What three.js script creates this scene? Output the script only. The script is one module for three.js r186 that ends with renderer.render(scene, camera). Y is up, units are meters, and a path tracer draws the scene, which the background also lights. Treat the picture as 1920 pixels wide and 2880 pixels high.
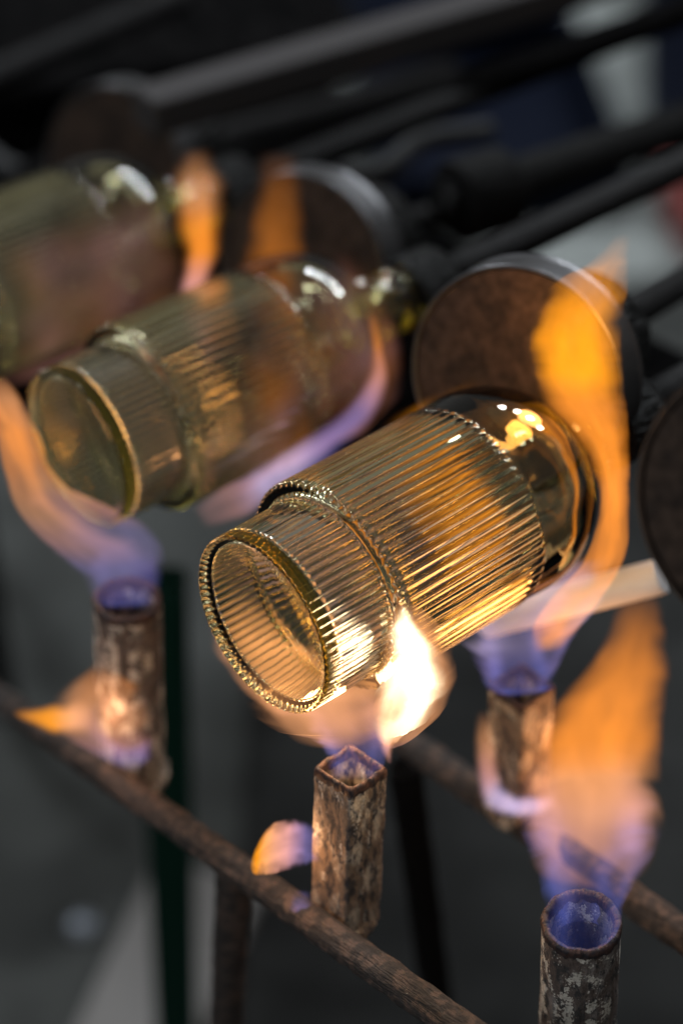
import * as THREE from 'three';
import { mergeGeometries } from 'three/addons/utils/BufferGeometryUtils.js';
import { RoundedBoxGeometry } from 'three/addons/geometries/RoundedBoxGeometry.js';
import { RectAreaLightUniformsLib } from 'three/addons/lights/RectAreaLightUniformsLib.js';
import { createNoise3D } from 'simplex-noise';

// ---------------------------------------------------------------- camera, light, exposure
const scene = new THREE.Scene();
scene.background = new THREE.Color().setRGB(0.105, 0.104, 0.099);      // the dim room beyond what is built
const camera = new THREE.PerspectiveCamera(27.52, 682 / 1024, 0.02, 12);
camera.position.set(0,1.2684,.5202);
camera.lookAt(0,.8,0);
camera.focus = 0.706;
camera.userData.fStop = 3.5;
const renderer = new THREE.WebGLRenderer({ antialias: true });
renderer.toneMapping = THREE.LinearToneMapping;
renderer.toneMappingExposure = 1.3;
renderer.shadowMap.enabled = true;
RectAreaLightUniformsLib.init();

const DAY = new THREE.Color().setRGB(0.90, 0.96, 1.0);
const WINDOWS = [[0.46, 2.04, -2.1, 0.12, 0.22], [0.84, 2.04, -1.95, 0.12, 0.22], [1.22, 2.04, -1.78, 0.12, 0.22], [1.56, 2.04, -1.5, 0.12, 0.22], [-1.05, 1.96, -1.85, 0.40, 0.40]];
const FRONT = [-1.5, 2.36, 1.3, 1.1, 0.9];            // a larger window behind the photographer's shoulder
for (const [x, y, z, w, h] of [...WINDOWS, FRONT]) {
  const l = new THREE.RectAreaLight(DAY, z > 0 ? 2.2 : x < 0 ? 50 : 85, w, h);
  l.position.set(x, y, z); l.lookAt(0, 0.77, 0);
  l.position.add(new THREE.Vector3(0, 0.77, 0).sub(l.position).setLength(0.02));
  scene.add(l);
}

// ---------------------------------------------------------------- helpers
let seed = 7;
const rnd = () => { seed = (seed + 0x6d2b79f5) | 0; let t = Math.imul(seed ^ (seed >>> 15), 1 | seed); t = (t + Math.imul(t ^ (t >>> 7), 61 | t)) ^ t; return ((t ^ (t >>> 14)) >>> 0) / 4294967296; };
const n3 = createNoise3D(rnd);
const fbm = (x, y, z, o = 4) => { let s = 0, a = 0.5; for (let i = 0; i < o; i++) { s += a * n3(x, y, z); x *= 2.03; y *= 2.03; z *= 2.03; a *= 0.5; } return s; };
const V = (x, y, z) => new THREE.Vector3(x, y, z);
const clamp = (x, a = 0, b = 1) => Math.min(b, Math.max(a, x));
const smooth = (a, b, x) => { const t = clamp((x - a) / (b - a)); return t * t * (3 - 2 * t); };
const taken = {};
const numbered = (n) => { const k = taken[n] = (taken[n] ?? -1) + 1; return k ? n + '_' + String(k).padStart(3, '0') : n; };
const shade = (o) => { o.traverse((c) => { if (c.isMesh) { c.castShadow = true; c.receiveShadow = true; } }); return o; };
function tag(o, label, category, group, kind) {
  if (label) o.userData.label = label;
  if (category) o.userData.category = category;
  if (group) o.userData.group = group;
  if (kind) o.userData.kind = kind;
  return o;
}
function mesh(name, g, m, parent) {
  const o = new THREE.Mesh(g, m);
  o.name = parent ? name : numbered(name);
  (parent ?? scene).add(o); o.castShadow = o.receiveShadow = true;
  return o;
}
function thing(name, label, category, group) {
  const o = new THREE.Group(); o.name = numbered(name); scene.add(o);
  return tag(o, label, category, group);
}
// a frame whose local +x runs along a
function along(o, p, a, up = V(0, 1, 0)) {
  const x = a.clone().normalize(), z = x.clone().cross(up).normalize(), y = z.clone().cross(x);
  o.quaternion.setFromRotationMatrix(new THREE.Matrix4().makeBasis(x, y, z));
  o.position.copy(p);
  return o;
}
// rings along x: [x, r, ...]; radius(ring, angle) gives the outline; closed at both ends when r is 0
function revolve(rings, N, radius, shift) {
  const pos = [], uv = [], idx = [], M = rings.length;
  for (let i = 0; i < M; i++) for (let j = 0; j < N; j++) {
    const t = j / N * Math.PI * 2, r = radius ? radius(rings[i], t, i) : rings[i][1], dx = shift ? shift(rings[i], t, i) : 0;
    pos.push(rings[i][0] + dx, r * Math.cos(t), r * Math.sin(t)); uv.push(j / N, rings[i][0]);
  }
  for (let i = 0; i < M - 1; i++) for (let j = 0; j < N; j++) {
    const a = i * N + j, b = i * N + (j + 1) % N, c = a + N, d = b + N;
    idx.push(a, b, c, b, d, c);
  }
  const g = new THREE.BufferGeometry();
  g.setAttribute('position', new THREE.Float32BufferAttribute(pos, 3));
  g.setAttribute('uv', new THREE.Float32BufferAttribute(uv, 2));
  g.setIndex(idx); g.computeVertexNormals();
  return g;
}
// the same with a seam of its own, so that a texture runs round once
function sleeve(rings, N, radius, shift) {
  const pos = [], uv = [], idx = [], M = rings.length; let len = 0;
  for (let i = 0; i < M; i++) {
    if (i) len += Math.hypot(rings[i][0] - rings[i - 1][0], rings[i][1] - rings[i - 1][1]);
    for (let j = 0; j <= N; j++) {
      const t = j / N * Math.PI * 2, r = radius ? radius(rings[i], t % (Math.PI * 2), i) : rings[i][1], dx = shift ? shift(rings[i], t % (Math.PI * 2), i) : 0;
      pos.push(rings[i][0] + dx, r * Math.cos(t), r * Math.sin(t)); uv.push(j / N, len / 0.1);
    }
  }
  for (let i = 0; i < M - 1; i++) for (let j = 0; j < N; j++) {
    const a = i * (N + 1) + j, b = a + 1, c = a + N + 1, d = c + 1;
    idx.push(a, b, c, b, d, c);
  }
  const g = new THREE.BufferGeometry();
  g.setAttribute('position', new THREE.Float32BufferAttribute(pos, 3));
  g.setAttribute('uv', new THREE.Float32BufferAttribute(uv, 2));
  g.setIndex(idx); g.computeVertexNormals();
  const nn = g.attributes.normal;                       // weld the seam's normals
  for (let i = 0; i < M; i++) {
    const a = i * (N + 1), b = a + N, v = V(nn.getX(a) + nn.getX(b), nn.getY(a) + nn.getY(b), nn.getZ(a) + nn.getZ(b)).normalize();
    nn.setXYZ(a, v.x, v.y, v.z); nn.setXYZ(b, v.x, v.y, v.z);
  }
  return g;
}
function texture(w, h, f, srgb = true) {
  const d = new Uint8Array(w * h * 4);
  for (let y = 0; y < h; y++) for (let x = 0; x < w; x++) {
    const c = f(x / w, y / h), o = (y * w + x) * 4;
    for (let k = 0; k < 3; k++) d[o + k] = clamp(Math.round(Array.isArray(c) ? c[k] : c * 255), 0, 255);
    d[o + 3] = 255;
  }
  const t = new THREE.DataTexture(d, w, h);
  t.wrapS = THREE.RepeatWrapping; t.wrapT = THREE.MirroredRepeatWrapping; t.magFilter = t.minFilter = THREE.LinearFilter;
  if (srgb) t.colorSpace = THREE.SRGBColorSpace;
  t.needsUpdate = true;
  return t;
}
const mix3 = (a, b, t) => a.map((x, i) => x + (b[i] - x) * t);
// noise on a cylinder: no seam at u = 0
const cyl = (u, v, s, t, o = 5, q = 0) => fbm(Math.cos(u * 6.2832) * s, Math.sin(u * 6.2832) * s + q, v * t, o);
const STD = (o) => new THREE.MeshStandardMaterial(o);
const SOOT = (o) => new THREE.MeshPhysicalMaterial({ ...o, specularIntensity: 0.2 });   // soot and dull paint hardly shine

// ---------------------------------------------------------------- materials
const scaleTex = (q, pale, brown, dark, whiteAt) => texture(512, 1024, (u, v) => {
  const a = cyl(u, v, 1.2, 4, 5, q), b = cyl(u, v, 2.8, 12, 5, q + 9), c = cyl(u, v, 10, 60, 4, q + 31), k = cyl(u, v, 1.7, 6, 5, q + 57);
  let col = mix3(brown, pale, smooth(-0.22, 0.3, a + 0.35 * b));
  col = mix3(col, dark, smooth(0.08, 0.34, b + 0.4 * c - 0.3 * a));
  col = mix3(col, [206, 200, 190], smooth(whiteAt, whiteAt + 0.10, k + 0.45 * c) * 0.85);
  return col.map((x) => x * (1 + 0.22 * c));
});
const scaleBump = texture(512, 1024, (u, v) => 0.5 + 0.4 * cyl(u, v, 5, 12, 6, 77) + 0.12 * cyl(u, v, 22, 60, 2, 3), false);
const burnerMat = [
  STD({ map: scaleTex(1, [172, 160, 146], [114, 97, 84], [62, 57, 58], 0.45), bumpMap: scaleBump, bumpScale: 0.0012, roughness: 0.85, metalness: 0.1 }),
  STD({ map: scaleTex(21, [124, 117, 114], [92, 80, 75], [60, 57, 57], 0.16), bumpMap: scaleBump, bumpScale: 0.0010, roughness: 0.8, metalness: 0.15 }),
];
const lipTex = texture(256, 128, (u, v) => { const a = cyl(u, v, 3, 30, 4, 6), c = cyl(u, v, 9, 90, 3, 61); return mix3([74, 54, 50], [44, 40, 46], smooth(-0.2, 0.3, a)).map((x) => x * (1 + 0.4 * c)); });
const lipMat = STD({ map: lipTex, bumpMap: scaleBump, bumpScale: 0.0008, roughness: 0.6, metalness: 0.4 });
const rustTex = texture(512, 512, (u, v) => {
  const a = cyl(u, v, 0.9, 17, 5, 5), c = cyl(u, v, 4, 70, 4, 45);
  let col = mix3([50, 45, 44], [84, 69, 62], smooth(-0.2, 0.35, a));
  col = mix3(col, [38, 34, 33], smooth(0.1, 0.4, c - a * 0.5));
  return col.map((x) => x * (1 + 0.25 * c));
});
const rustMat = STD({ map: rustTex, bumpMap: scaleBump, bumpScale: 0.0014, roughness: 0.8, metalness: 0.15 });
const plateTex = texture(512, 512, (u, v) => {
  const x = u - 0.5, y = v - 0.5, a = fbm(x * 5, y * 5, 3, 5), b = fbm(x * 16, y * 16, 8, 4);
  return mix3([68, 56, 49], [52, 44, 40], smooth(-0.3, 0.35, a)).map((k) => k * (1 + 0.3 * b));
});
const plateMat = SOOT({ map: plateTex, roughness: 0.75, metalness: 0.2, bumpMap: plateTex, bumpScale: 0.0004 });
const rimMat = STD({ color: new THREE.Color().setRGB(0.095, 0.094, 0.10), metalness: 0.9, roughness: 0.34, bumpMap: scaleBump, bumpScale: 0.0002 });
const greaseTex = texture(256, 256, (u, v) => { const a = cyl(u, v, 3, 8, 5, 2); return [11 + 14 * a, 10.5 + 13 * a, 11 + 13 * a]; });
const greaseMat = SOOT({ map: greaseTex, metalness: 0, roughness: 0.35, bumpMap: scaleBump, bumpScale: 0.003 });
const shaftTex = texture(256, 512, (u, v) => { const a = cyl(u, v, 2, 12, 5, 8), c = cyl(u, v, 8, 50, 3, 4); return [20 + 14 * a + 9 * c, 19 + 13 * a + 8 * c, 20 + 13 * a + 8 * c]; });
const shaftMat = SOOT({ map: shaftTex, metalness: 0.4, roughness: 0.55, bumpMap: scaleBump, bumpScale: 0.0008 });
const blackMat = SOOT({ map: greaseTex, roughness: 0.75, metalness: 0.1, bumpMap: scaleBump, bumpScale: 0.001 });
const sootMat = new THREE.MeshPhysicalMaterial({ map: greaseTex, roughness: 1, specularIntensity: 0.04, bumpMap: scaleBump, bumpScale: 0.001 });
const greyBeamMat = SOOT({ color: new THREE.Color().setRGB(0.046, 0.042, 0.043), roughness: 0.7, bumpMap: scaleBump, bumpScale: 0.0005 });
const paleRodMat = STD({ color: new THREE.Color().setRGB(0.66, 0.67, 0.70), roughness: 0.5, metalness: 0.1, bumpMap: scaleBump, bumpScale: 0.0006 });
const greenMat = SOOT({ color: new THREE.Color().setRGB(0.003, 0.022, 0.015), roughness: 0.55, bumpMap: scaleBump, bumpScale: 0.0005 });
const navyMat = SOOT({ color: new THREE.Color().setRGB(0.002, 0.004, 0.012), roughness: 0.7, bumpMap: scaleBump, bumpScale: 0.0005 });
const boardMat = STD({ color: new THREE.Color().setRGB(0.17, 0.16, 0.155), roughness: 0.85, bumpMap: scaleBump, bumpScale: 0.0005 });
const hoseMat = STD({ color: new THREE.Color().setRGB(0.008, 0.008, 0.009), roughness: 0.8 });
const redMat = STD({ color: new THREE.Color().setRGB(0.22, 0.05, 0.045), roughness: 0.7 });
const floorTex = texture(1024, 1024, (u, v) => {
  const a = fbm(u * 5, v * 5, 1, 5), b = fbm(u * 22, v * 22, 4, 4), s = smooth(0.12, 0.4, fbm(u * 7 + 9, v * 7, 7, 4));
  const k = 62 + 14 * a + 14 * b - 16 * s;
  return [k, k * 1.02, k];
});
floorTex.repeat.set(2, 2);
const floorMat = SOOT({ map: floorTex, roughness: 0.85, bumpMap: floorTex, bumpScale: 0.002 });
const shadingTex = texture(512, 512, (u, v) => { const a = fbm(u * 6, v * 6, 2, 5), b = fbm(u * 20, v * 20, 6, 4), k = 34 + 18 * a + 12 * b; return [k, k * 1.01, k * 1.0]; });  // dark tone stands for the shade on the floor
const shadingMat = SOOT({ map: shadingTex, roughness: 0.6, metalness: 0.2, bumpMap: shadingTex, bumpScale: 0.001 });

const glassMat = new THREE.MeshPhysicalMaterial({
  color: 0xffffff, transmission: 1, thickness: 0.003, ior: 1.5, roughness: 0.0, metalness: 0,
  attenuationColor: new THREE.Color().setRGB(1.0, 0.885, 0.28), attenuationDistance: 0.026,
});

// ---------------------------------------------------------------- setting: floor, tray, things lying about far out of focus
{
  const f = mesh('floor', new THREE.BoxGeometry(6, 0.04, 6), floorMat);
  f.position.set(0, -0.02, -0.8); tag(f, null, null, null, 'structure');
}
// box beam between two points
function beam(name, p, q, w, h, m, parent, roll = V(0, 1, 0)) {
  const a = q.clone().sub(p), o = mesh(name, new RoundedBoxGeometry(a.length(), h, w, 2, Math.min(w, h) * 0.12), m, parent);
  along(o, p.clone().add(q).multiplyScalar(0.5), a, roll);
  return o;
}
function pipe(name, p, q, r, m, parent, wob = 0.0006, q0 = 0) {
  const a = q.clone().sub(p), L = a.length(), rings = [[0, 0.0001], [0, r * 0.9], [0.0006, r]];
  const n = Math.max(6, Math.round(L / 0.006));
  for (let i = 1; i < n; i++) rings.push([0.0006 + (L - 0.0012) * i / n, r]);
  rings.push([L - 0.0006, r], [L, r * 0.9], [L, 0.0001]);
  const o = mesh(name, sleeve(rings, 40, (k, t) => k[1] + (k[1] > r * 0.95 ? wob * fbm(Math.cos(t) * 1.5 + q0, Math.sin(t) * 1.5, k[0] * 70, 3) : 0)), m, parent);
  return along(o, p, a, Math.abs(a.y) > 0.9 * L ? V(1, 0, 0) : V(0, 1, 0));
}
const P = (...a) => V(...a);

// ---------------------------------------------------------------- the glasses
// outline from the middle of the foot, over the outside to the neck, and back along the inside; [x, r, rib]
const N_RIBS = 68, RIB = 0.00092;
function outline() {
  const o = [];
  const arc = (cx, cr, rx, rr, a0, a1, n, rib, skip = 0) => { for (let i = skip; i <= n; i++) { const a = (a0 + (a1 - a0) * i / n) * Math.PI / 180; o.push([cx + rx * Math.cos(a), cr + rr * Math.sin(a), typeof rib === 'function' ? rib(i / n) : rib]); } };
  const line = (x0, r0, x1, r1, n, rib, skip = 0) => { for (let i = skip; i <= n; i++) o.push([x0 + (x1 - x0) * i / n, r0 + (r1 - r0) * i / n, typeof rib === 'function' ? rib(i / n) : rib]); };
  // foot: shallow hollow face, rounded ribbed rim, straight side
  for (let i = 0; i <= 22; i++) { const r = 0.0001 + 0.0315 * i / 22, k = r / 0.0316; o.push([0.0066 * (1 - k * k), r, 0.10 * smooth(0.7, 1, k)]); }
  line(0.0000, 0.0316, -0.0002, 0.0321, 2, (t) => 0.1 + 0.4 * t, 1);
  arc(0.0008, 0.0321, 0.0010, 0.0012, 180, 90, 7, (t) => 0.5 + 0.5 * smooth(0, 1, t), 1);
  line(0.0008, 0.0333, 0.0288, 0.0336, 26, 1, 1);
  // step out to the body
  arc(0.0288, 0.0348, 0.0012, -0.0012, 90, 0, 4, (t) => 1 - 0.5 * t, 1);
  line(0.0300, 0.0348, 0.0300, 0.0376, 4, 0.5, 1);
  arc(0.0322, 0.0376, 0.0022, 0.0022, 180, 90, 8, (t) => 0.5 + 0.5 * t, 1);
  line(0.0322, 0.0398, 0.0958, 0.0399, 50, 1, 1);
  line(0.0958, 0.0399, 0.0982, 0.0396, 5, (t) => 1 - smooth(0.1, 1, t), 1);
  line(0.0982, 0.0396, 0.1100, 0.0404, 8, 0, 1);
  // dome and neck
  arc(0.1100, 0.0168, 0.0325, 0.0236, 90, 10, 34, 0, 1);
  line(0.1424, 0.0203, 0.1436, 0.0172, 4, 0, 1);
  arc(0.1474, 0.0172, 0.0040, -0.0036, 180 - 12, 40, 8, 0, 1);
  arc(0.1531, 0.0128, 0.0034, 0.0030, 150, 20, 8, 0, 1);
  line(0.1568, 0.0125, 0.1640, 0.0120, 5, 0, 1);
  arc(0.1675, 0.0122, 0.0034, 0.0022, 170, 20, 8, 0, 1);
  line(0.1715, 0.0124, 0.1760, 0.0122, 3, 0, 1);
  // inside
  line(0.1765, 0.0115, 0.1765, 0.0075, 3, 0);
  line(0.1755, 0.0066, 0.1486, 0.0066, 6, 0);
  arc(0.1486, 0.0096, -0.0060, -0.0030, 90, 20, 6, 0, 1);
  arc(0.1085, 0.0140, 0.0268, 0.0214, 4, 84, 28, 0);
  line(0.1040, 0.0358, 0.1000, 0.0361, 4, 0);
  line(0.0980, 0.0362, 0.0360, 0.0360, 30, 0);
  arc(0.0360, 0.0325, 0.0045, 0.0035, 90, 170, 8, 0, 1);
  line(0.0310, 0.0320, 0.0086, 0.0319, 10, 0);
  arc(0.0078, 0.0304, 0.0016, 0.0015, 90, 180, 10, 0);
  for (let i = 1; i <= 12; i++) { const k = 1 - i / 12; o.push([0.0062 + 0.0052 * (1 - k * k), Math.max(0.0001, 0.0304 * k), 0]); }
  return o;
}
const ringsG = outline();
let lastOuter = 0; ringsG.forEach((r, i) => { if (r[0] > 0.1763 && !lastOuter) lastOuter = i; });
const glassGeo = revolve(ringsG, N_RIBS * 10, (k, t, i) => {
  if (k[1] < 0.0002) return k[1];
  const lobe = Math.abs(Math.sin(t * N_RIBS / 2)), inner = i >= lastOuter;
  const wave = inner ? 0.00035 * fbm(Math.cos(t) * 1.3, Math.sin(t) * 1.3, k[0] * 30 + 5, 2) : 0.00012 * fbm(Math.cos(t) * 1.5, Math.sin(t) * 1.5, k[0] * 22, 2);
  return k[1] + RIB * k[2] * (Math.pow(lobe, 0.8) - 0.75) + wave * smooth(0, 0.02, k[1]);
});

const POSTS = [
  { p: P(-.0273,.766,.0199), a: P(.734,-.0659,-.6754) },
  { p: P(-.1045,.7361,-.108), a: P(.756,-.0494,-.6526) },
  { p: P(-.1971,.7048,-.2345), a: P(.765,-.0499,-.6413) },
];
const glass0 = mesh('glass_tumbler', glassGeo, glassMat);
tag(glass0, 'pale amber ribbed glass tumbler, sharply ribbed, above the square burner with the white flame', 'glass', 'tumblers on the fire polishing machine');
along(glass0, POSTS[0].p, POSTS[0].a);
const more = ['pale amber ribbed glass tumbler under an orange flame veil, foot above the round burner', 'amber glass tumbler under a dull pink flame veil, before the farthest rusty disc'];
for (let i = 1; i < 3; i++) {
  const g = glass0.clone(); g.name = numbered('glass_tumbler'); scene.add(g);
  along(g, POSTS[i].p, POSTS[i].a); g.userData.label = more[i - 1];
  g.rotateX(0.03 * i);
}

// ---------------------------------------------------------------- spindles that hold the tumblers by the neck
function spindle() {
  const c = thing('holding_spindle', '', 'spindle', 'spindles of the fire polishing machine');
  mesh('collar', sleeve([[0.180, 0.0130], [0.1735, 0.0130], [0.1728, 0.0138], [0.1728, 0.0155], [0.1740, 0.0166], [0.192, 0.0166], [0.195, 0.0150], [0.195, 0.0060]], 64), greaseMat, c);
  mesh('shaft', sleeve([[0.193, 0.0001], [0.193, 0.0078], [0.21, 0.0078], [0.25, 0.0079], [0.30, 0.0078], [0.36, 0.0078], [0.44, 0.0078], [0.56, 0.0078], [0.70, 0.0078]], 48, (k, t) => k[1] + (k[1] > 0.001 ? 0.0004 * fbm(Math.cos(t) * 2, Math.sin(t) * 2, k[0] * 60, 3) : 0)), shaftMat, c);
  return c;
}
const spindle0 = spindle();
['pitted grey spindle that holds the sharp ribbed tumbler by its neck', 'dark spindle running back from the neck of the orange-veiled tumbler', 'dark spindle running back from the neck of the pink-veiled tumbler'].forEach((label, i) => {
  const c = i ? spindle0.clone() : spindle0;
  if (i) { c.name = numbered('holding_spindle'); scene.add(c); }
  along(c, POSTS[i].p, POSTS[i].a); c.userData.label = label;
});
// ---------------------------------------------------------------- shield discs: rusty plate in a steel band, on a greasy hub
const R_D = 0.0445;
function shield() {
  const c = thing('shield_disc', '', 'disc', 'shield discs behind the tumblers');
  const f = mesh('face_plate', sleeve([[0.0012, 0.0001], [0.0012, 0.012], [0.0012, 0.024], [0.0012, R_D - 0.0026], [0.0022, R_D - 0.0022], [0.004, R_D - 0.0022]], 96), plateMat, c);
  const uv = f.geometry.attributes.uv, ps = f.geometry.attributes.position;
  for (let i = 0; i < uv.count; i++) uv.setXY(i, 0.5 + ps.getY(i) / 0.09, 0.5 + ps.getZ(i) / 0.09);
  mesh('rim_band', sleeve([[0.006, R_D - 0.0021], [0.0010, R_D - 0.0021], [0.0003, R_D - 0.0016], [0, R_D - 0.0009], [0.0003, R_D - 0.0003], [0.0009, R_D], [0.005, R_D], [0.0145, R_D], [0.0160, R_D + 0.0004], [0.0168, R_D + 0.0009], [0.0176, R_D + 0.0006], [0.0180, R_D - 0.001], [0.0180, 0.02]], 128), rimMat, c);
  mesh('hub', sleeve([[0.0176, 0.024], [0.021, 0.030], [0.040, 0.030], [0.041, 0.028], [0.045, 0.028], [0.046, 0.030], [0.066, 0.029], [0.069, 0.026], [0.070, 0.010]], 64, (k, t) => k[1] + 0.0012 * fbm(Math.cos(t) * 2, Math.sin(t) * 2, k[0] * 60, 3)), greaseMat, c);
  for (let i = 0; i < 6; i++) {
    const b = mesh('glint_bolt', glintBoltGeo, glintBoltMat, c), t = i / 6 * Math.PI * 2 + 0.3;
    b.position.set(0.031, 0.0302 * Math.cos(t), 0.0302 * Math.sin(t)); b.quaternion.setFromUnitVectors(V(0, 1, 0), V(0, Math.cos(t), Math.sin(t)));
  }
  mesh('axle', sleeve([[0.068, 0.0075], [0.12, 0.0075], [0.18, 0.0075], [0.26, 0.0075], [0.40, 0.0075]], 40), shaftMat, c);
  return c;
}
const glintBoltGeo = new THREE.SphereGeometry(0.0042, 16, 8, 0, Math.PI * 2, 0, Math.PI / 2), glintBoltMat = STD({ color: new THREE.Color().setRGB(0.5, 0.5, 0.52), metalness: 0.9, roughness: 0.22 });  // bright heads added to give glints on the dark hubs
const shield0 = shield();
[
  ['rusty round disc in a steel band behind the sharp ribbed tumbler', P(.0656,.7738,-.1043)],
  ['rusty round disc in a steel band behind the orange-veiled tumbler', P(-.0188,.7091,-.268)],
  ['rusty round disc in a steel band behind the pink-veiled tumbler', P(-.122,.6562,-.4357)],
  ['rusty round disc with a rusty band and no tumbler before it, beside the pitted spindle', P(.1257,.8675,.0738)],
].forEach(([label, p], i) => {
  const c = i ? shield0.clone() : shield0;
  if (i) { c.name = numbered('shield_disc'); scene.add(c); }
  along(c, p, P(.495,-.3246,-.8058)); c.rotateX(i * 1.7); c.userData.label = label;
  if (i === 3) c.children.find((k) => k.name === 'rim_band').material = plateMat;
});

// ---------------------------------------------------------------- burners
function burner(label, top, bottom, kind, r, mat, turn, q) {
  const b = thing('gas_burner', label, 'burner', 'burners below the tumblers');
  const a = bottom.clone().sub(top), L = a.length(), rings = [], wall = kind === 'square' ? 0.0016 : 0.0026;
  const sq = (t, R) => { const c = Math.abs(Math.cos(t - turn)), s = Math.abs(Math.sin(t - turn)); return R / Math.pow(Math.pow(c, 14) + Math.pow(s, 14), 1 / 14); };
  for (let i = 0; i <= 10; i++) rings.push([L * 0.75 * (1 - i / 10) + 0.001, r - wall, 1]);
  rings.push([0.0003, r - wall + 0.0004, 2], [0, r - wall * 0.5, 2], [0.0004, r - 0.0003, 2]);
  for (let i = 0; i <= 44; i++) rings.push([0.0012 + (L - 0.0012) * i / 44, r, 0]);
  const shape = (k, t) => {
    const base = kind === 'square' ? sq(t, k[1]) : k[1];
    const c = Math.cos(t), s = Math.sin(t);
    return base + 0.00055 * fbm(c * 2 + q, s * 2, k[0] * 50, 4) + 0.00018 * fbm(c * 9 + q, s * 9, k[0] * 260, 3);
  };
  const lip = (k, t) => (k[0] < 0.004 ? 0.0009 * fbm(Math.cos(t) * 1.4 + q, Math.sin(t) * 1.4, 2, 4) : 0);
  mesh('tube', sleeve(rings, 160, shape, lip), mat, b);
  const lr = []; for (const [x, k] of [[0.0042, r - wall - 0.00012], [0.0010, r - wall - 0.00012], [0.0001, r - wall + 0.0003], [-0.0003, r - wall * 0.5], [0.0001, r - 0.0002], [0.0010, r + 0.00014], [0.0034, r + 0.00014], [0.0036, r - 0.0002]]) lr.push([x, k, 0]);
  mesh('lip', sleeve(lr, 160, shape, (k, t) => lip(k, t) + (k[0] > 0.003 ? 0.0016 * fbm(Math.cos(t) * 4 + q, Math.sin(t) * 4, 5, 3) : 0)), lipMat, b);
  // lumpy weld where the tube meets its gas pipe
  const w = []; for (let i = 0; i <= 16; i++) w.push([L - 0.004 + 0.010 * i / 16, (r * (kind === 'square' ? 1.05 : 0.98)) * (0.92 + 0.22 * Math.sin(Math.PI * i / 16)), 0]);
  w.unshift([L - 0.004, r * 0.6, 0]); w.push([L + 0.006, 0.0001, 0]);
  mesh('weld_bead', sleeve(w, 80, (k, t) => k[1] + 0.0016 * fbm(Math.cos(t) * 3 + q, Math.sin(t) * 3, k[0] * 220, 3)), mat, b);
  along(b, top, a, V(1, 0, 0));
  return b;
}
const BURN = {
  front: burner('square steel burner tube with tan scale, under the foot of the sharp ribbed tumbler', P(.0033,.7137,.0373), P(.0013,.6448,.0496), 'square', 0.0094, burnerMat[0], Math.PI / 4, 3),
  back: burner('square steel burner tube under the dome of the sharp tumbler, ringed by pink flame', P(.0703,.6727,-.0408), P(.0713,.6045,-.0366), 'square', 0.0094, burnerMat[0], Math.PI / 4 + 0.06, 13),
  near: burner('round steel burner pipe flaked with white scale, blue gas glowing in its mouth', P(.0803,.6984,.0915), P(.0846,.6178,.09), 'round', 0.01345, burnerMat[1], 0, 23),
  left: burner('round steel burner pipe below the foot of the orange-veiled tumbler', P(-.0843,.6919,-.0695), P(-.0881,.5949,-.0642), 'round', 0.01345, burnerMat[1], 0, 33),
};

// ---------------------------------------------------------------- gas pipes, legs and posts
tag(pipe('gas_pipe', P(-.1745,.5638,-.1506), P(.0553,.688,.1412), 0.0059, rustMat, null, 0.0012, 2), 'rusty gas pipe that carries the square burner with the white flame', 'pipe', 'rusty gas pipes');
tag(pipe('gas_pipe', P(.0032,.5689,-.1283), P(.145,.6347,.0681), 0.0065, rustMat, null, 0.0012, 5), 'rusty gas pipe behind, carrying the pink-ringed square burner', 'pipe', 'rusty gas pipes');
tag(pipe('support_post', P(-.0422,.6091,-.003), P(-.0558,.4145,-.0027), 0.0072, rustMat, null, 0.0012, 8), 'rusty leg under the gas pipe of the white-flame burner', 'leg', 'legs under the gas pipes');
tag(pipe('support_post', P(.028,.5696,-.0886), P(.0543,.3419,-.072), 0.0075, blackMat, null, 0.0012, 9), 'sooty black leg behind the square burner with the white flame', 'leg', 'legs under the gas pipes');
tag(beam('frame_post', P(-.0961,.4923,-.2881), P(-.1128,-.071,-.2654), 0.026, 0.026, greenMat, null, V(0, 0, 1)), 'dark green square frame post behind the round burner below the veiled tumbler', 'post');
tag(pipe('support_rod', P(.057,.6736,-.0745), P(.1229,.715,-.058), 0.0070, paleRodMat, null, 0.0003, 4), 'pale steel rod running under the dome of the sharp ribbed tumbler', 'rod');

// ---------------------------------------------------------------- machine frame behind
tag(beam('frame_beam', P(-.0974,.7252,-.3767), P(.1789,.7005,-.5833), 0.022, 0.020, greyBeamMat), 'mauve grey painted steel beam of the machine frame, beside the black bar', 'beam');
tag(beam('frame_bar', P(-.0671,.6848,-.3807), P(.2251,.6972,-.5534), 0.016, 0.012, sootMat), 'black steel bar just below the mauve grey beam', 'bar');
tag(pipe('tie_rod', P(.0506,.6917,-.3466), P(.2289,.6393,-.5281), 0.0115, blackMat, null), 'thick black rod behind the blurred shafts, ending in a roller', 'rod');
{
  const r = thing('guide_roller', 'dark guide roller on the thick black rod', 'roller');
  mesh('drum', sleeve([[0, 0.004], [0, 0.019], [0.002, 0.021], [0.03, 0.021], [0.032, 0.019], [0.032, 0.004]], 48), blackMat, r);
  mesh('hub_cap', sleeve([[-0.006, 0.0001], [-0.006, 0.007], [-0.004, 0.009], [0.002, 0.009]], 32), greaseMat, r);
  along(r, P(.0549,.6925,-.3473), P(.83,-.0581,-.5129));
}
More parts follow.
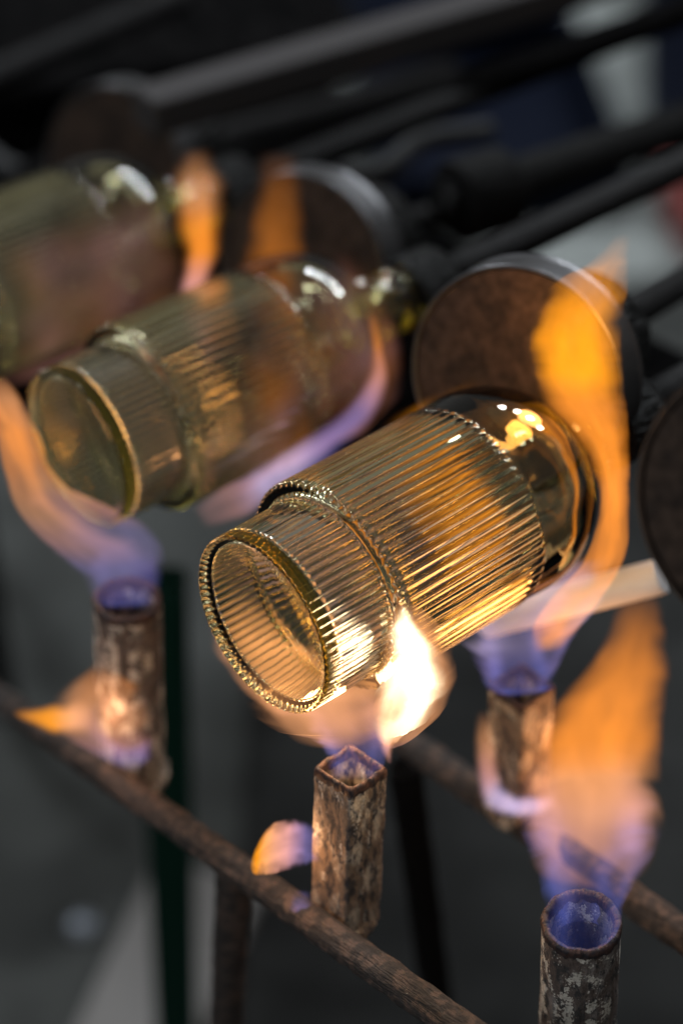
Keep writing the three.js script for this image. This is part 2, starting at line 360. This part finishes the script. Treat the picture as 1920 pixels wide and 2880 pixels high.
{
  const h = thing('machine_housing', 'black soot-covered machine housing behind the far discs', 'machine');
  const c = P(-.1777,.468,-.7776), top = c.y + 0.10;
  const b = mesh('side_wall', new RoundedBoxGeometry(0.30, 0.26, 0.24, 3, 0.02), sootMat, h); b.position.y = top - 0.13;
  for (const [x, z] of [[-0.13, -0.1], [0.13, -0.1], [-0.13, 0.1], [0.13, 0.1]]) { const l = mesh('leg', new RoundedBoxGeometry(0.02, top - 0.25, 0.02, 2, 0.003), sootMat, h); l.position.set(x, (top - 0.25) / 2, z); }
  const t = mesh('top_flange', new RoundedBoxGeometry(0.33, 0.02, 0.27, 2, 0.006), sootMat, h); t.position.y = top + 0.0105;
  h.position.set(c.x, 0, c.z); h.rotation.y = 0.28;
}
tag(pipe('tie_rod', P(-.2144,.6363,-.5524), P(-.1001,.627,-.6785), 0.009, shaftMat, null), 'blurred dark brown rod crossing above the farthest disc', 'rod');
tag(beam('machine_deck', P(-.1809,.6058,-.498), P(.1137,.611,-.2335), 0.20, 0.03, sootMat), 'flat black deck of the machine under the spindles', 'deck');
function hose(label, pts, r) {
  const g = new THREE.TubeGeometry(new THREE.CatmullRomCurve3(pts), 60, r, 14);
  tag(mesh('gas_hose', g, hoseMat), label, 'hose', 'hoses of the machine');
}
hose('black gas hose sagging behind the farthest disc', [P(-.232,.558,-.6164), P(-.193,.5666,-.5703), P(-.1608,.5687,-.5991), P(-.1248,.5641,-.6219), P(-.0861,.5701,-.6811)], 0.006);
hose('black gas hose looped behind the disc of the veiled tumbler', [P(-.056,.604,-.4963), P(-.0155,.6351,-.4705), P(.018,.6425,-.4503), P(.0425,.6441,-.4786), P(.084,.6281,-.5181)], 0.006);
// crates and boards on the floor beyond
function crate(label, x, z, w, h, d, turn, m) {
  const c = thing('storage_crate', label, 'crate', 'crates on the floor behind');
  const t = 0.012;
  const add = (n, sx, sy, sz, px, py, pz) => { const o = mesh(n, new RoundedBoxGeometry(sx, sy, sz, 2, 0.003), m, c); o.position.set(px, py, pz); };
  add('base', w, t, d, 0, t / 2, 0);
  for (const s of [-1, 1]) { add('side', t, h, d - 2 * t - 0.001, s * (w - t) / 2, h / 2 + t, 0); add('end', w, h, t, 0, h / 2 + t, s * (d - t) / 2); }
  c.position.set(x, 0, z); c.rotation.y = turn;
}
{
  const p1 = V(.16,0,-1.509), p2 = V(.3866,0,-1.642), p3 = V(.0951,0,-1.8304), p4 = V(.3532,0,-1.3365);
  crate('dark navy crate behind the guide roller', p1.x, p1.z, 0.26, 0.06, 0.34, 0.1, navyMat);
  crate('dark navy crate beyond the thick black rod, largest of the crates', p2.x + 0.12, p2.z, 0.30, 0.06, 0.44, -0.1, navyMat);
  crate('small dark navy crate beyond the mauve grey beam', p3.x, p3.z, 0.22, 0.06, 0.26, 0.3, navyMat);
  crate('dark red crate beside the tip of the tall orange flame', p4.x + 0.06, p4.z, 0.13, 0.05, 0.11, 0.2, redMat);
  const q = V(-.1397,0,-.3257);
  const bd = mesh('board', new RoundedBoxGeometry(0.085, 0.02, 0.28, 2, 0.004), boardMat); bd.position.set(q.x, 0.0195, q.z); bd.rotation.y = -0.3;
  tag(bd, 'pale grey board lying on the tray beside the dark green post', 'board');
  const brightFloorTex = texture(256, 256, (u, v) => { const k = 138 + 26 * fbm(u * 6, v * 6, 12, 5); return [k * 0.97, k, k * 0.99]; });
  const brightFloorMat = SOOT({ map: brightFloorTex, roughness: 0.85 });  // pale sheets added to stand in for brighter bare floor
  for (const [label, x, z, w, d, turn] of [
    ['added pale grey-green sheet for brighter bare floor beside the navy crate behind the roller', V(.2883,0,-1.6174).x, V(.2883,0,-1.6174).z, 0.17, 0.44, -0.25],
    ['added pale grey-green sheet for brighter bare floor beyond the mauve grey beam', V(-.0075,0,-1.7921).x, V(-.0075,0,-1.7921).z, 0.20, 0.30, 0.1],
    ['added pale grey-green sheet for brighter bare floor behind the tall orange flame tip', V(.2582,0,-1.3123).x, V(.2582,0,-1.3123).z, 0.20, 0.16, 0.2],
  ]) {
    const sh = mesh('added_floor_sheet', new RoundedBoxGeometry(w, 0.006, d, 2, 0.002), brightFloorMat);
    sh.position.set(x, 0.0035, z); sh.rotation.y = turn; tag(sh, label, 'sheet', 'added sheets for brighter floor');
  }
  const cut = mesh('steel_offcut', new THREE.SphereGeometry(0.012, 20, 10, 0, Math.PI * 2, 0, 1.4), STD({ color: new THREE.Color().setRGB(0.12, 0.13, 0.15), metalness: 0.6, roughness: 0.45 })), cq = V(-.1921,0,-.4274);
  cut.scale.y = 0.5; cut.position.set(cq.x, 0.001, cq.z); tag(cut, 'small shiny domed steel cap lying on the bare floor', 'cap');
  const tr = thing('floor_shading', 'dark added tray on the floor under the burners', 'shading');  // dark sheet put in for the machine's shade on the floor
  const pl = mesh('pan', new RoundedBoxGeometry(2.2, 0.006, 1.15, 2, 0.002), shadingMat, tr); pl.position.y = 0.006;
  for (const s of [-1, 1]) { const e = mesh('edge', new RoundedBoxGeometry(2.2, 0.012, 0.006, 2, 0.002), shadingMat, tr); e.position.set(0, 0.0155, s * 0.568); }
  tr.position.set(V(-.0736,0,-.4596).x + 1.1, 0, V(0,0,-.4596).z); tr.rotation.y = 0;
}

// ---------------------------------------------------------------- flames: thin curved sheets of burning gas, closed front and back
const flameMat = new THREE.MeshBasicMaterial({ vertexColors: true, transparent: true, side: THREE.DoubleSide, depthWrite: false });
flameMat.name = 'burning_gas';
const C = {
  blue: [0.15, 0.19, 0.72], violet: [0.38, 0.29, 0.72], mauve: [0.75, 0.58, 0.90], pink: [1.0, 0.45, 0.42], peach: [1.0, 0.42, 0.17],
  orange: [1.0, 0.30, 0.03], amber: [1.0, 0.33, 0.008], white: [1.0, 0.80, 0.50],
};
const cat = (a, b, c, d, t) => 0.5 * (2 * b + (c - a) * t + (2 * a - 5 * b + 4 * c - d) * t * t + (3 * b - a - 3 * c + d) * t * t * t);
// rows: [left x,y,z, right x,y,z, half depth, colour, strength]
function flame(label, rows, opt = {}) {
  const { edge = 0.5, hollow = 0.0, soft = 0.9, streak = 0.22, q = 0, haze = 0.22, light = 0, lightColor = [1, 0.6, 0.3], depth = 1 } = opt;
  const NU = opt.nu ?? 28, per = opt.per ?? 9, M = (rows.length - 1) * per + 1;
  const num = rows.map((r) => [...r.slice(0, 7), ...C[r[7]], r[8]]);
  const at = (i, k, t) => { const g = (j) => num[clamp(j, 0, num.length - 1)][k]; return cat(g(i - 1), g(i), g(i + 1), g(i + 2), t); };
  const lin = (i, k, t) => { const a = num[i][k], b = num[Math.min(i + 1, num.length - 1)][k]; return a + (b - a) * t; };
  const line = [];
  for (let m = 0; m < M; m++) {
    const i = Math.min(Math.floor(m / per), num.length - 2), t = m / per - i;
    line.push({ l: V(at(i, 0, t), at(i, 1, t), at(i, 2, t)), r: V(at(i, 3, t), at(i, 4, t), at(i, 5, t)), d: lin(i, 6, t) * depth, c: [7, 8, 9].map((k) => lin(i, k, t)), e: Math.max(0, lin(i, 10, t)) });
  }
  line.forEach((k) => { k.m = k.l.clone().add(k.r).multiplyScalar(0.5); k.w = k.r.clone().sub(k.l).multiplyScalar(0.5); });
  const pos = [], col = [], idx = [];
  for (const s of [1, -1]) {
    const base = pos.length / 3;
    for (let m = 0; m < M; m++) {
      const k = line[m], tan = line[Math.min(m + 1, M - 1)].m.clone().sub(line[Math.max(m - 1, 0)].m);
      const nor = k.w.clone().cross(tan).normalize();
      for (let j = 0; j <= NU; j++) {
        const v = -1 + 2 * j / NU, round = Math.sqrt(Math.max(0, 1 - v * v));
        const wob = (opt.wob ?? 0.05) * fbm(v * 1.2 + q, m / per * 0.9, s * 2 + q, 3);
        const p = k.m.clone().addScaledVector(k.w, v * (1 + wob)).addScaledVector(nor, s * k.d * round * (1 + 2 * wob));
        pos.push(p.x, p.y, p.z);
        const st = 1 + streak * 1.6 * fbm(v * 1.9 + q * 3 + s, m / per * 0.55, q + s * 3, 3);
        const av = Math.abs(v), torn = clamp(av * (1 + 0.42 * (opt.torn ?? 1) * fbm(Math.sign(v) * 2 + q * 2, m / per * 0.75 + q, s * 0.7, 4)) + (av > 0.9 ? (av - 0.9) * 4 : 0));
        const body = Math.pow(smooth(0, opt.feather ?? 0.85, 1 - torn), soft), ridge = edge * Math.exp(-Math.pow((torn - 0.58) / 0.2, 2)) * smooth(0, 0.3, 1 - torn);
        const e = k.e * clamp(st, 0.15, 2.2) * (body * (1 - hollow * round) + ridge), al = clamp(e * haze, 0, 0.6);
        col.push(...k.c.map((x) => (al > 0 ? x * e * 0.5 / al : 0)), al);
      }
    }
    for (let m = 0; m < M - 1; m++) for (let j = 0; j < NU; j++) {
      const a = base + m * (NU + 1) + j, b = a + 1, c = a + NU + 1, d = c + 1;
      s > 0 ? idx.push(a, b, c, b, d, c) : idx.push(a, c, b, b, c, d);
    }
  }
  const g = new THREE.BufferGeometry();
  g.setAttribute('position', new THREE.Float32BufferAttribute(pos, 3));
  g.setAttribute('color', new THREE.Float32BufferAttribute(col, 4));
  g.setIndex(idx); g.computeVertexNormals();
  const o = mesh('gas_flame', g, flameMat);
  o.castShadow = false;
  tag(o, label, 'flame', 'flames of the burners');
  if (light) {
    const k = line[Math.floor(M * (opt.lightAt ?? 0.5))], l = new THREE.PointLight(new THREE.Color().setRGB(...lightColor), light);
    l.position.copy(k.m); l.shadow.radius = opt.lightSize ?? 0.5; l.castShadow = true; scene.add(l);
  }
  return o;
}
// a veil of flame licking round a tumbler, set out in the tumbler's own axes
function veil(label, post, x0, x1, a0, a1, r0, fn, q) {
  const NX = 70, NA = 60, pos = [], col = [], idx = [];
  for (let i = 0; i <= NX; i++) for (let j = 0; j <= NA; j++) {
    const u = i / NX, w = j / NA, x = x0 + (x1 - x0) * u, a = a0 + (a1 - a0) * w;
    const r = r0(x) * (1 + 0.05 * fbm(x * 40 + q, Math.cos(a) * 1.5, Math.sin(a) * 1.5, 3));
    pos.push(x, r * Math.cos(a), r * Math.sin(a));
    const [c, e] = fn(u, w, x, a), al = clamp(e * 0.45, 0, 0.5);
    col.push(...c.map((k) => (al > 0 ? k * e * 0.8 / al : 0)), al);
  }
  for (let i = 0; i < NX; i++) for (let j = 0; j < NA; j++) { const a = i * (NA + 1) + j, b = a + 1, c = a + NA + 1, d = c + 1; idx.push(a, c, b, b, c, d); }
  const g = new THREE.BufferGeometry();
  g.setAttribute('position', new THREE.Float32BufferAttribute(pos, 3));
  g.setAttribute('color', new THREE.Float32BufferAttribute(col, 4));
  g.setIndex(idx); g.computeVertexNormals();
  const o = mesh('gas_flame', g, flameMat); o.castShadow = false;
  along(o, post.p, post.a);
  return tag(o, label, 'flame', 'flames of the burners');
}

flame('blue rooted flame fanning out peach from the front square burner under the ribbed foot', [
  [-.0043,.7106,.0402, .0122,.7106,.0402, .006, 'blue', 0],
  [-.0059,.7137,.0373, .0154,.7142,.0369, .008, 'blue', .3],
  [-.0074,.7198,.0346, .0176,.7202,.0315, .010, 'violet', .45],
  [-.0142,.7262,.0328, .0189,.7252,.0269, .014, 'pink', .5],
  [-.0254,.7318,.0318, .0214,.7312,.0242, .016, 'peach', .6],
  [-.0348,.7371,.0297, .0303,.7392,.0224, .016, 'peach', .5],
  [-.0384,.7416,.0257, .0341,.7443,.0179, .012, 'peach', .22],
  [-.0396,.7472,.0207, .0341,.7488,.0138, .006, 'peach', 0],
], { q: 1, edge: .5, hollow: .7, haze: .1, soft: 1, light: 0.0072, lightAt: .6, lightSize: .4 });
flame('white hot flame lobe against the shoulder of the sharp ribbed tumbler', [
  [.0152,.7166,.0374, .0182,.7166,.0374, .002, 'pink', 0],
  [.0112,.7258,.0345, .0196,.7264,.034, .004, 'peach', .8],
  [.0092,.7403,.0376, .0273,.7408,.0371, .007, 'white', 2.4],
  [.0122,.7581,.0431, .0351,.7597,.0417, .009, 'white', 4.2],
  [.0142,.7732,.0456, .0347,.7719,.0414, .008, 'white', 4.4],
  [.0149,.7848,.046, .0295,.7827,.0425, .006, 'white', 3.4],
  [.0165,.7923,.0446, .025,.7911,.043, .003, 'white', 1.6],
  [.0187,.7973,.0428, .0215,.7973,.0428, .001, 'white', 0],
], { q: 4, edge: 0, soft: 2.4, streak: .12, wob: .16, haze: .1, light: 0.0108, lightAt: .5, lightSize: .4, lightColor: [1, .72, .42] });
flame('peach halo of gas round the white hot flame lobe', [
  [.0145,.7237,.0337, .0194,.7237,.0337, .003, 'pink', 0],
  [.0098,.7377,.0373, .0284,.7377,.0373, .008, 'peach', .5],
  [.0114,.7552,.0404, .0376,.7562,.0394, .012, 'peach', .8],
  [.0126,.77,.0405, .0386,.7707,.0372, .012, 'peach', .7],
  [.0143,.7845,.0408, .0321,.7842,.0385, .008, 'peach', .4],
  [.017,.794,.0404, .0233,.7944,.04, .003, 'peach', 0],
], { q: 5, edge: .3, soft: .8, streak: .4 });
flame('dim peach flame behind the open ribbed foot', [
  [-.0455,.7336,-.0344, -.0295,.7348,-.0355, .008, 'peach', 0],
  [-.0503,.7253,-.0269, -.0167,.7265,-.028, .014, 'peach', .35],
  [-.0491,.7169,-.0194, -.0022,.7181,-.0205, .018, 'peach', .8],
  [-.0413,.7115,-.0091, .0105,.7139,-.0113, .020, 'peach', 1.2],
  [-.029,.7103,.0027, .0183,.7126,.0006, .016, 'peach', .8],
  [-.0192,.7118,.0189, .0163,.7178,.0202, .010, 'peach', 0],
], { q: 7, edge: 0, soft: 1 });
flame('violet flame funnel from the pink-ringed square burner up to the tumbler', [
  [.0584,.6692,-.0377, .0817,.6705,-.0388, .008, 'blue', 0],
  [.055,.6724,-.0405, .0851,.6743,-.0422, .012, 'blue', .3],
  [.0521,.6812,-.0437, .085,.6858,-.0452, .016, 'violet', .36],
  [.0476,.6919,-.0439, .0893,.701,-.0454, .018, 'violet', .34],
  [.0426,.6992,-.0438, .0989,.7173,-.0466, .016, 'mauve', .4],
  [.0391,.7064,-.0436, .1033,.7315,-.046, .010, 'mauve', 0],
], { q: 11, edge: .9, hollow: .5 });
flame('tall orange flame rising past the dome of the sharp tumbler', [
  [.0691,.7146,-.0173, .0827,.7157,-.0183, .004, 'amber', 0],
  [.0701,.7219,-.0212, .0876,.7229,-.0248, .008, 'orange', 1.0],
  [.076,.7319,-.0248, .0957,.7343,-.0296, .007, 'peach', .8],
  [.087,.7449,-.0284, .1019,.7476,-.0336, .006, 'orange', .85],
  [.0912,.7614,-.0326, .103,.7624,-.0361, .006, 'orange', .95],
  [.0915,.773,-.043, .1034,.7742,-.0441, .007, 'orange', .95],
  [.0853,.7847,-.0535, .1034,.7847,-.0535, .010, 'orange', .85],
  [.072,.7951,-.0629, .1027,.7933,-.0639, .014, 'orange', .85],
  [.0672,.8044,-.0712, .1018,.8032,-.0702, .016, 'amber', 1.15],
  [.0667,.8149,-.078, .1009,.8149,-.078, .016, 'amber', 1.1],
  [.0707,.8259,-.0839, .1018,.8259,-.0839, .012, 'amber', .7],
  [.0811,.8352,-.0855, .102,.8363,-.0865, .008, 'amber', .36],
  [.0893,.8415,-.0885, .1024,.8429,-.0897, .005, 'amber', .14],
  [.0959,.8478,-.0915, .1021,.8489,-.0925, .003, 'amber', 0],
], { q: 15, edge: .15, soft: .9, streak: .2, wob: .03, light: 0.009, lightAt: .7, lightSize: .5, lightColor: [1, .45, .12] });
flame('blue flame rooted in the mouth of the round burner flaked with white scale', [
  [.0718,.683,.0892, .0916,.683,.0892, .008, 'blue', .16],
  [.0676,.6977,.0921, .093,.6986,.0913, .012, 'blue', .24],
  [.0655,.7075,.0887, .0954,.7096,.0868, .016, 'blue', .3],
  [.0613,.7171,.0827, .1041,.7198,.0803, .02, 'violet', .34],
  [.0574,.7236,.0742, .1078,.7263,.0745, .022, 'violet', .3],
  [.0566,.7292,.0638, .1067,.7322,.0664, .02, 'pink', .2],
  [.0595,.7359,.0524, .1029,.7389,.055, .014, 'peach', 0],
], { q: 19, edge: .9, hollow: .72, soft: .8, haze: .12, torn: .6 });
flame('broad blurred orange flame swelling behind the round burner flaked with white scale', [
  [.0743,.6311,.0175, .1176,.6311,.0175, .01, 'peach', 0],
  [.071,.6319,.0034, .1258,.6319,.0034, .02, 'peach', .4],
  [.0719,.6367,-.0144, .1265,.6367,-.0144, .026, 'peach', .75],
  [.074,.6456,-.0292, .1273,.6469,-.0304, .026, 'orange', .85],
  [.0805,.6534,-.0429, .1298,.656,-.0453, .022, 'orange', .75],
  [.0958,.6613,-.0568, .1315,.6639,-.0591, .016, 'orange', .55],
  [.106,.6694,-.0708, .1305,.6707,-.072, .010, 'orange', .3],
  [.1119,.6776,-.0849, .1278,.6783,-.0855, .004, 'orange', 0],
], { q: 23, edge: .1, soft: .7, streak: .25, light: 0.0072, lightAt: .45, lightSize: 1, lightColor: [1, .45, .18] });
flame('pink violet flame curling round the base of the rear square burner', [
  [.0526,.6608,-.0362, .0591,.6608,-.0362, .003, 'peach', 0],
  [.0519,.6482,-.0315, .0615,.6482,-.0315, .005, 'peach', .35],
  [.0529,.6348,-.0262, .0633,.6361,-.0273, .006, 'pink', .4],
  [.0567,.6262,-.0184, .0646,.6329,-.0244, .006, 'mauve', .5],
  [.0671,.6226,-.0152, .0688,.63,-.0219, .006, 'mauve', .7],
  [.0767,.6228,-.0154, .0767,.6296,-.0215, .005, 'mauve', .5],
  [.0857,.6258,-.0181, .0849,.6303,-.0221, .003, 'pink', 0],
], { q: 27, edge: 0, soft: 1 });
flame('violet flame blown sideways from the round burner below the veiled tumbler', [
  [-.0959,.6885,-.0664, -.0724,.6891,-.067, .008, 'blue', 0],
  [-.0975,.6917,-.0693, -.0707,.6925,-.0701, .012, 'blue', .2],
  [-.1008,.6981,-.0725, -.069,.7021,-.0733, .018, 'violet', .3],
  [-.108,.7085,-.0764, -.0704,.713,-.0778, .018, 'violet', .38],
  [-.1185,.7188,-.0803, -.0818,.7214,-.08, .016, 'pink', .45],
  [-.1272,.7309,-.0858, -.0999,.7297,-.0821, .014, 'peach', .6],
  [-.1308,.7435,-.0918, -.1115,.7404,-.089, .014, 'orange', .8],
  [-.1338,.7548,-.0992, -.1162,.7523,-.097, .014, 'orange', .95],
  [-.138,.7635,-.1071, -.1212,.7616,-.1054, .010, 'peach', .6],
  [-.1413,.7697,-.1127, -.1279,.7691,-.1121, .004, 'peach', 0],
], { q: 31, edge: .3, hollow: .25, soft: 1, light: 0.0054, lightAt: .7, lightSize: .5, lightColor: [1, .5, .2] });
flame('pink and orange flame wrapped round the base of the round burner below the veiled tumbler', [
  [-.0883,.6225,-.0421, -.0825,.6225,-.0421, .004, 'blue', 0],
  [-.0975,.6276,-.0439, -.0754,.6274,-.0464, .010, 'violet', .55],
  [-.1099,.6344,-.0473, -.0735,.6348,-.0504, .016, 'pink', .55],
  [-.1185,.6417,-.0513, -.0743,.6416,-.0538, .018, 'peach', .6],
  [-.1173,.6484,-.0546, -.0772,.6496,-.0583, .016, 'peach', .55],
  [-.1057,.6564,-.0591, -.0796,.6576,-.0628, .010, 'orange', .4],
  [-.0906,.6656,-.0647, -.0829,.6655,-.0673, .004, 'orange', 0],
], { q: 35, edge: .3, hollow: .3, soft: 1, light: 0.0036, lightSize: .5, lightColor: [1, .5, .25] });
flame('orange flame tip jutting sideways from the round burner below the veiled tumbler', [
  [-.0998,.6549,-.051, -.0989,.6432,-.0405, .006, 'peach', 0],
  [-.1068,.6538,-.0501, -.1059,.6432,-.0405, .008, 'peach', .6],
  [-.1146,.6528,-.0491, -.1141,.6432,-.0405, .008, 'amber', .95],
  [-.1224,.6516,-.0481, -.1215,.6458,-.0428, .006, 'amber', .7],
  [-.1311,.651,-.0475, -.1302,.6491,-.0458, .002, 'amber', 0],
], { q: 37, edge: 0 });
flame('small curled orange flame leaking beside the front square burner', [
  [-.0076,.6866,.0415, -.0076,.6766,.0505, .004, 'violet', 0],
  [-.0123,.6881,.0402, -.0127,.6758,.0513, .008, 'violet', .4],
  [-.0185,.6887,.0396, -.02,.6749,.0521, .012, 'pink', .9],
  [-.0247,.6872,.041, -.0267,.6737,.0531, .012, 'peach', 1.2],
  [-.0292,.683,.0448, -.0304,.6737,.0531, .008, 'amber', 1.2],
  [-.032,.6783,.049, -.0326,.6755,.0516, .003, 'amber', 0],
], { q: 41, edge: .5, hollow: .3, light: 0.00216, lightSize: .3, lightColor: [1, .5, .2] });
flame('faint violet flame at the cut foot of the front square burner', [
  [-.018,.6571,.048, -.0109,.6571,.048, .004, 'violet', 0],
  [-.0193,.6541,.0506, -.0098,.6535,.0511, .006, 'violet', .4],
  [-.0177,.6506,.0538, -.0089,.65,.0543, .005, 'blue', .4],
  [-.0149,.6471,.057, -.0085,.6471,.057, .003, 'blue', 0],
], { q: 43, edge: 0 });
flame('pink orange flame column between the orange-veiled tumbler and the pink-veiled one', [
  [-.0723,.745,-.1792, -.0569,.7456,-.1798, .006, 'pink', 0],
  [-.0696,.7544,-.1877, -.0542,.7557,-.1889, .010, 'pink', .6],
  [-.0674,.7651,-.1974, -.0493,.7665,-.1986, .012, 'orange', .8],
  [-.0714,.7746,-.2059, -.0464,.7759,-.2071, .014, 'orange', .75],
  [-.0746,.7833,-.2137, -.0451,.7847,-.215, .014, 'peach', .5],
  [-.0741,.7907,-.2204, -.046,.7921,-.2216, .010, 'peach', .22],
  [-.0696,.7975,-.2265, -.0515,.7988,-.2277, .005, 'peach', 0],
], { q: 47, edge: 0, soft: 2 });
flame('faint upright orange flame in front of the disc behind the veiled tumbler', [
  [-.0476,.7339,-.2096, -.0129,.7339,-.2096, .006, 'orange', 0],
  [-.0448,.745,-.2196, -.0135,.745,-.2196, .010, 'orange', .22],
  [-.041,.7561,-.2296, -.0146,.7561,-.2296, .010, 'orange', .2],
  [-.0386,.7659,-.2384, -.0154,.7659,-.2384, .010, 'orange', .13],
  [-.0371,.7743,-.2459, -.0161,.7743,-.2459, .008, 'orange', .06],
  [-.0364,.7812,-.2522, -.0176,.7812,-.2522, .004, 'orange', 0],
], { q: 51, edge: 0, soft: .8 });
flame('violet flame streaming along the underside of the veiled tumbler', [
  [-.0598,.7104,-.101, -.0543,.7086,-.0927, .004, 'pink', 0],
  [-.0476,.7163,-.1063, -.0404,.7119,-.0956, .010, 'pink', .3],
  [-.0355,.7214,-.1109, -.0275,.715,-.1011, .012, 'mauve', .55],
  [-.0234,.7259,-.1177, -.0163,.7195,-.1078, .012, 'mauve', .6],
  [-.0094,.7312,-.1264, -.0033,.724,-.1173, .010, 'violet', .4],
  [.0028,.7364,-.1352, .0098,.7299,-.1279, .008, 'violet', .35],
  [.0108,.7431,-.1465, .0183,.7378,-.1418, .006, 'pink', .4],
  [.012,.7504,-.1572, .017,.7491,-.156, .003, 'orange', .4],
  [.0099,.7596,-.1655, .0138,.7603,-.1661, .001, 'orange', 0],
], { q: 55, edge: 0, soft: 1.1 });
veil('thin orange veil of flame licking over the tumbler above the round burner', POSTS[1], 0.050, 0.138, 0.0, 3.1, (x) => 0.044 * (x > 0.12 ? 1 - 9 * (x - 0.12) ** 1.25 : 1), (u, w, x, a) => {
  const s = 0.5 + 0.9 * fbm(x * 16 + 3, a * 0.8, 2, 3) + 0.3 * fbm(x * 60, a * 0.5, 6, 3);
  const edge = smooth(0, 0.22, u) * smooth(0, 0.12, 1 - u) * smooth(0, 0.2, w) * smooth(0, 0.2, 1 - w);
  return [mix3(C.orange, C.pink, clamp(0.5 + 1.2 * fbm(x * 20, a, 9, 2))), 0.13 * clamp(s, 0, 1.3) * edge];
}, 2);
veil('dull pink veil of flame round the tumbler before the farthest disc', POSTS[2], 0.03, 0.125, 0.5, 3.2, (x) => 0.046 * (x > 0.12 ? 1 - 9 * (x - 0.12) ** 1.25 : 1), (u, w, x, a) => {
  const s = 0.55 + 0.9 * fbm(x * 14 + 13, a * 0.9, 4, 3);
  const edge = smooth(0, 0.2, u) * smooth(0, 0.15, 1 - u) * smooth(0, 0.2, w) * smooth(0, 0.3, 1 - w);
  return [mix3(C.peach, C.pink, clamp(0.5 + 1.2 * fbm(x * 20, a, 19, 2))), 0.11 * clamp(s, 0, 1.3) * edge];
}, 5);

veil('amber flame lapping the underside of the dome of the sharp tumbler', POSTS[0], 0.096, 0.146, 2.3, 5.2, (x) => 0.0455 * (x > 0.116 ? 1 - 9 * (x - 0.116) ** 1.2 : 1), (u, w, x, a) => {
  const s = 0.45 + 1.1 * fbm(x * 22 + 23, a * 0.9, 14, 3);
  return [C.amber, 1.15 * clamp(s, 0, 1.5) * smooth(0, 0.5, u) * smooth(0, 0.2, 1 - u) * smooth(0, 0.3, w) * smooth(0, 0.35, 1 - w)];
}, 8);

// ---------------------------------------------------------------- windows that the glass and the steel mirror, out of the picture
for (const [x, y, z, w, h] of [...WINDOWS, FRONT]) {
  const g = z > 0 ? thing('workshop_window', 'large daylight window facing the burners', 'window') : thing('workshop_window', 'small bright workshop window high behind the machine', 'window', 'workshop windows');
  const glow = new THREE.MeshStandardMaterial({ color: 0x111111, emissive: DAY, emissiveIntensity: 2 });
  const p = mesh('pane', new THREE.BoxGeometry(w, h, 0.01), glow, g);
  p.position.z = -0.012;
  for (const s of [-1, 1]) {
    const a = mesh('frame', new THREE.BoxGeometry(0.04, h + 0.08, 0.03), greyBeamMat, g); a.position.set(s * (w / 2 + 0.02), 0, -0.012);
    const b = mesh('frame', new THREE.BoxGeometry(w, 0.04, 0.03), greyBeamMat, g); b.position.set(0, s * (h / 2 + 0.02), -0.012);
  }
  g.position.set(x, y, z); g.lookAt(0, 0.77, 0);
}

renderer.render(scene, camera);
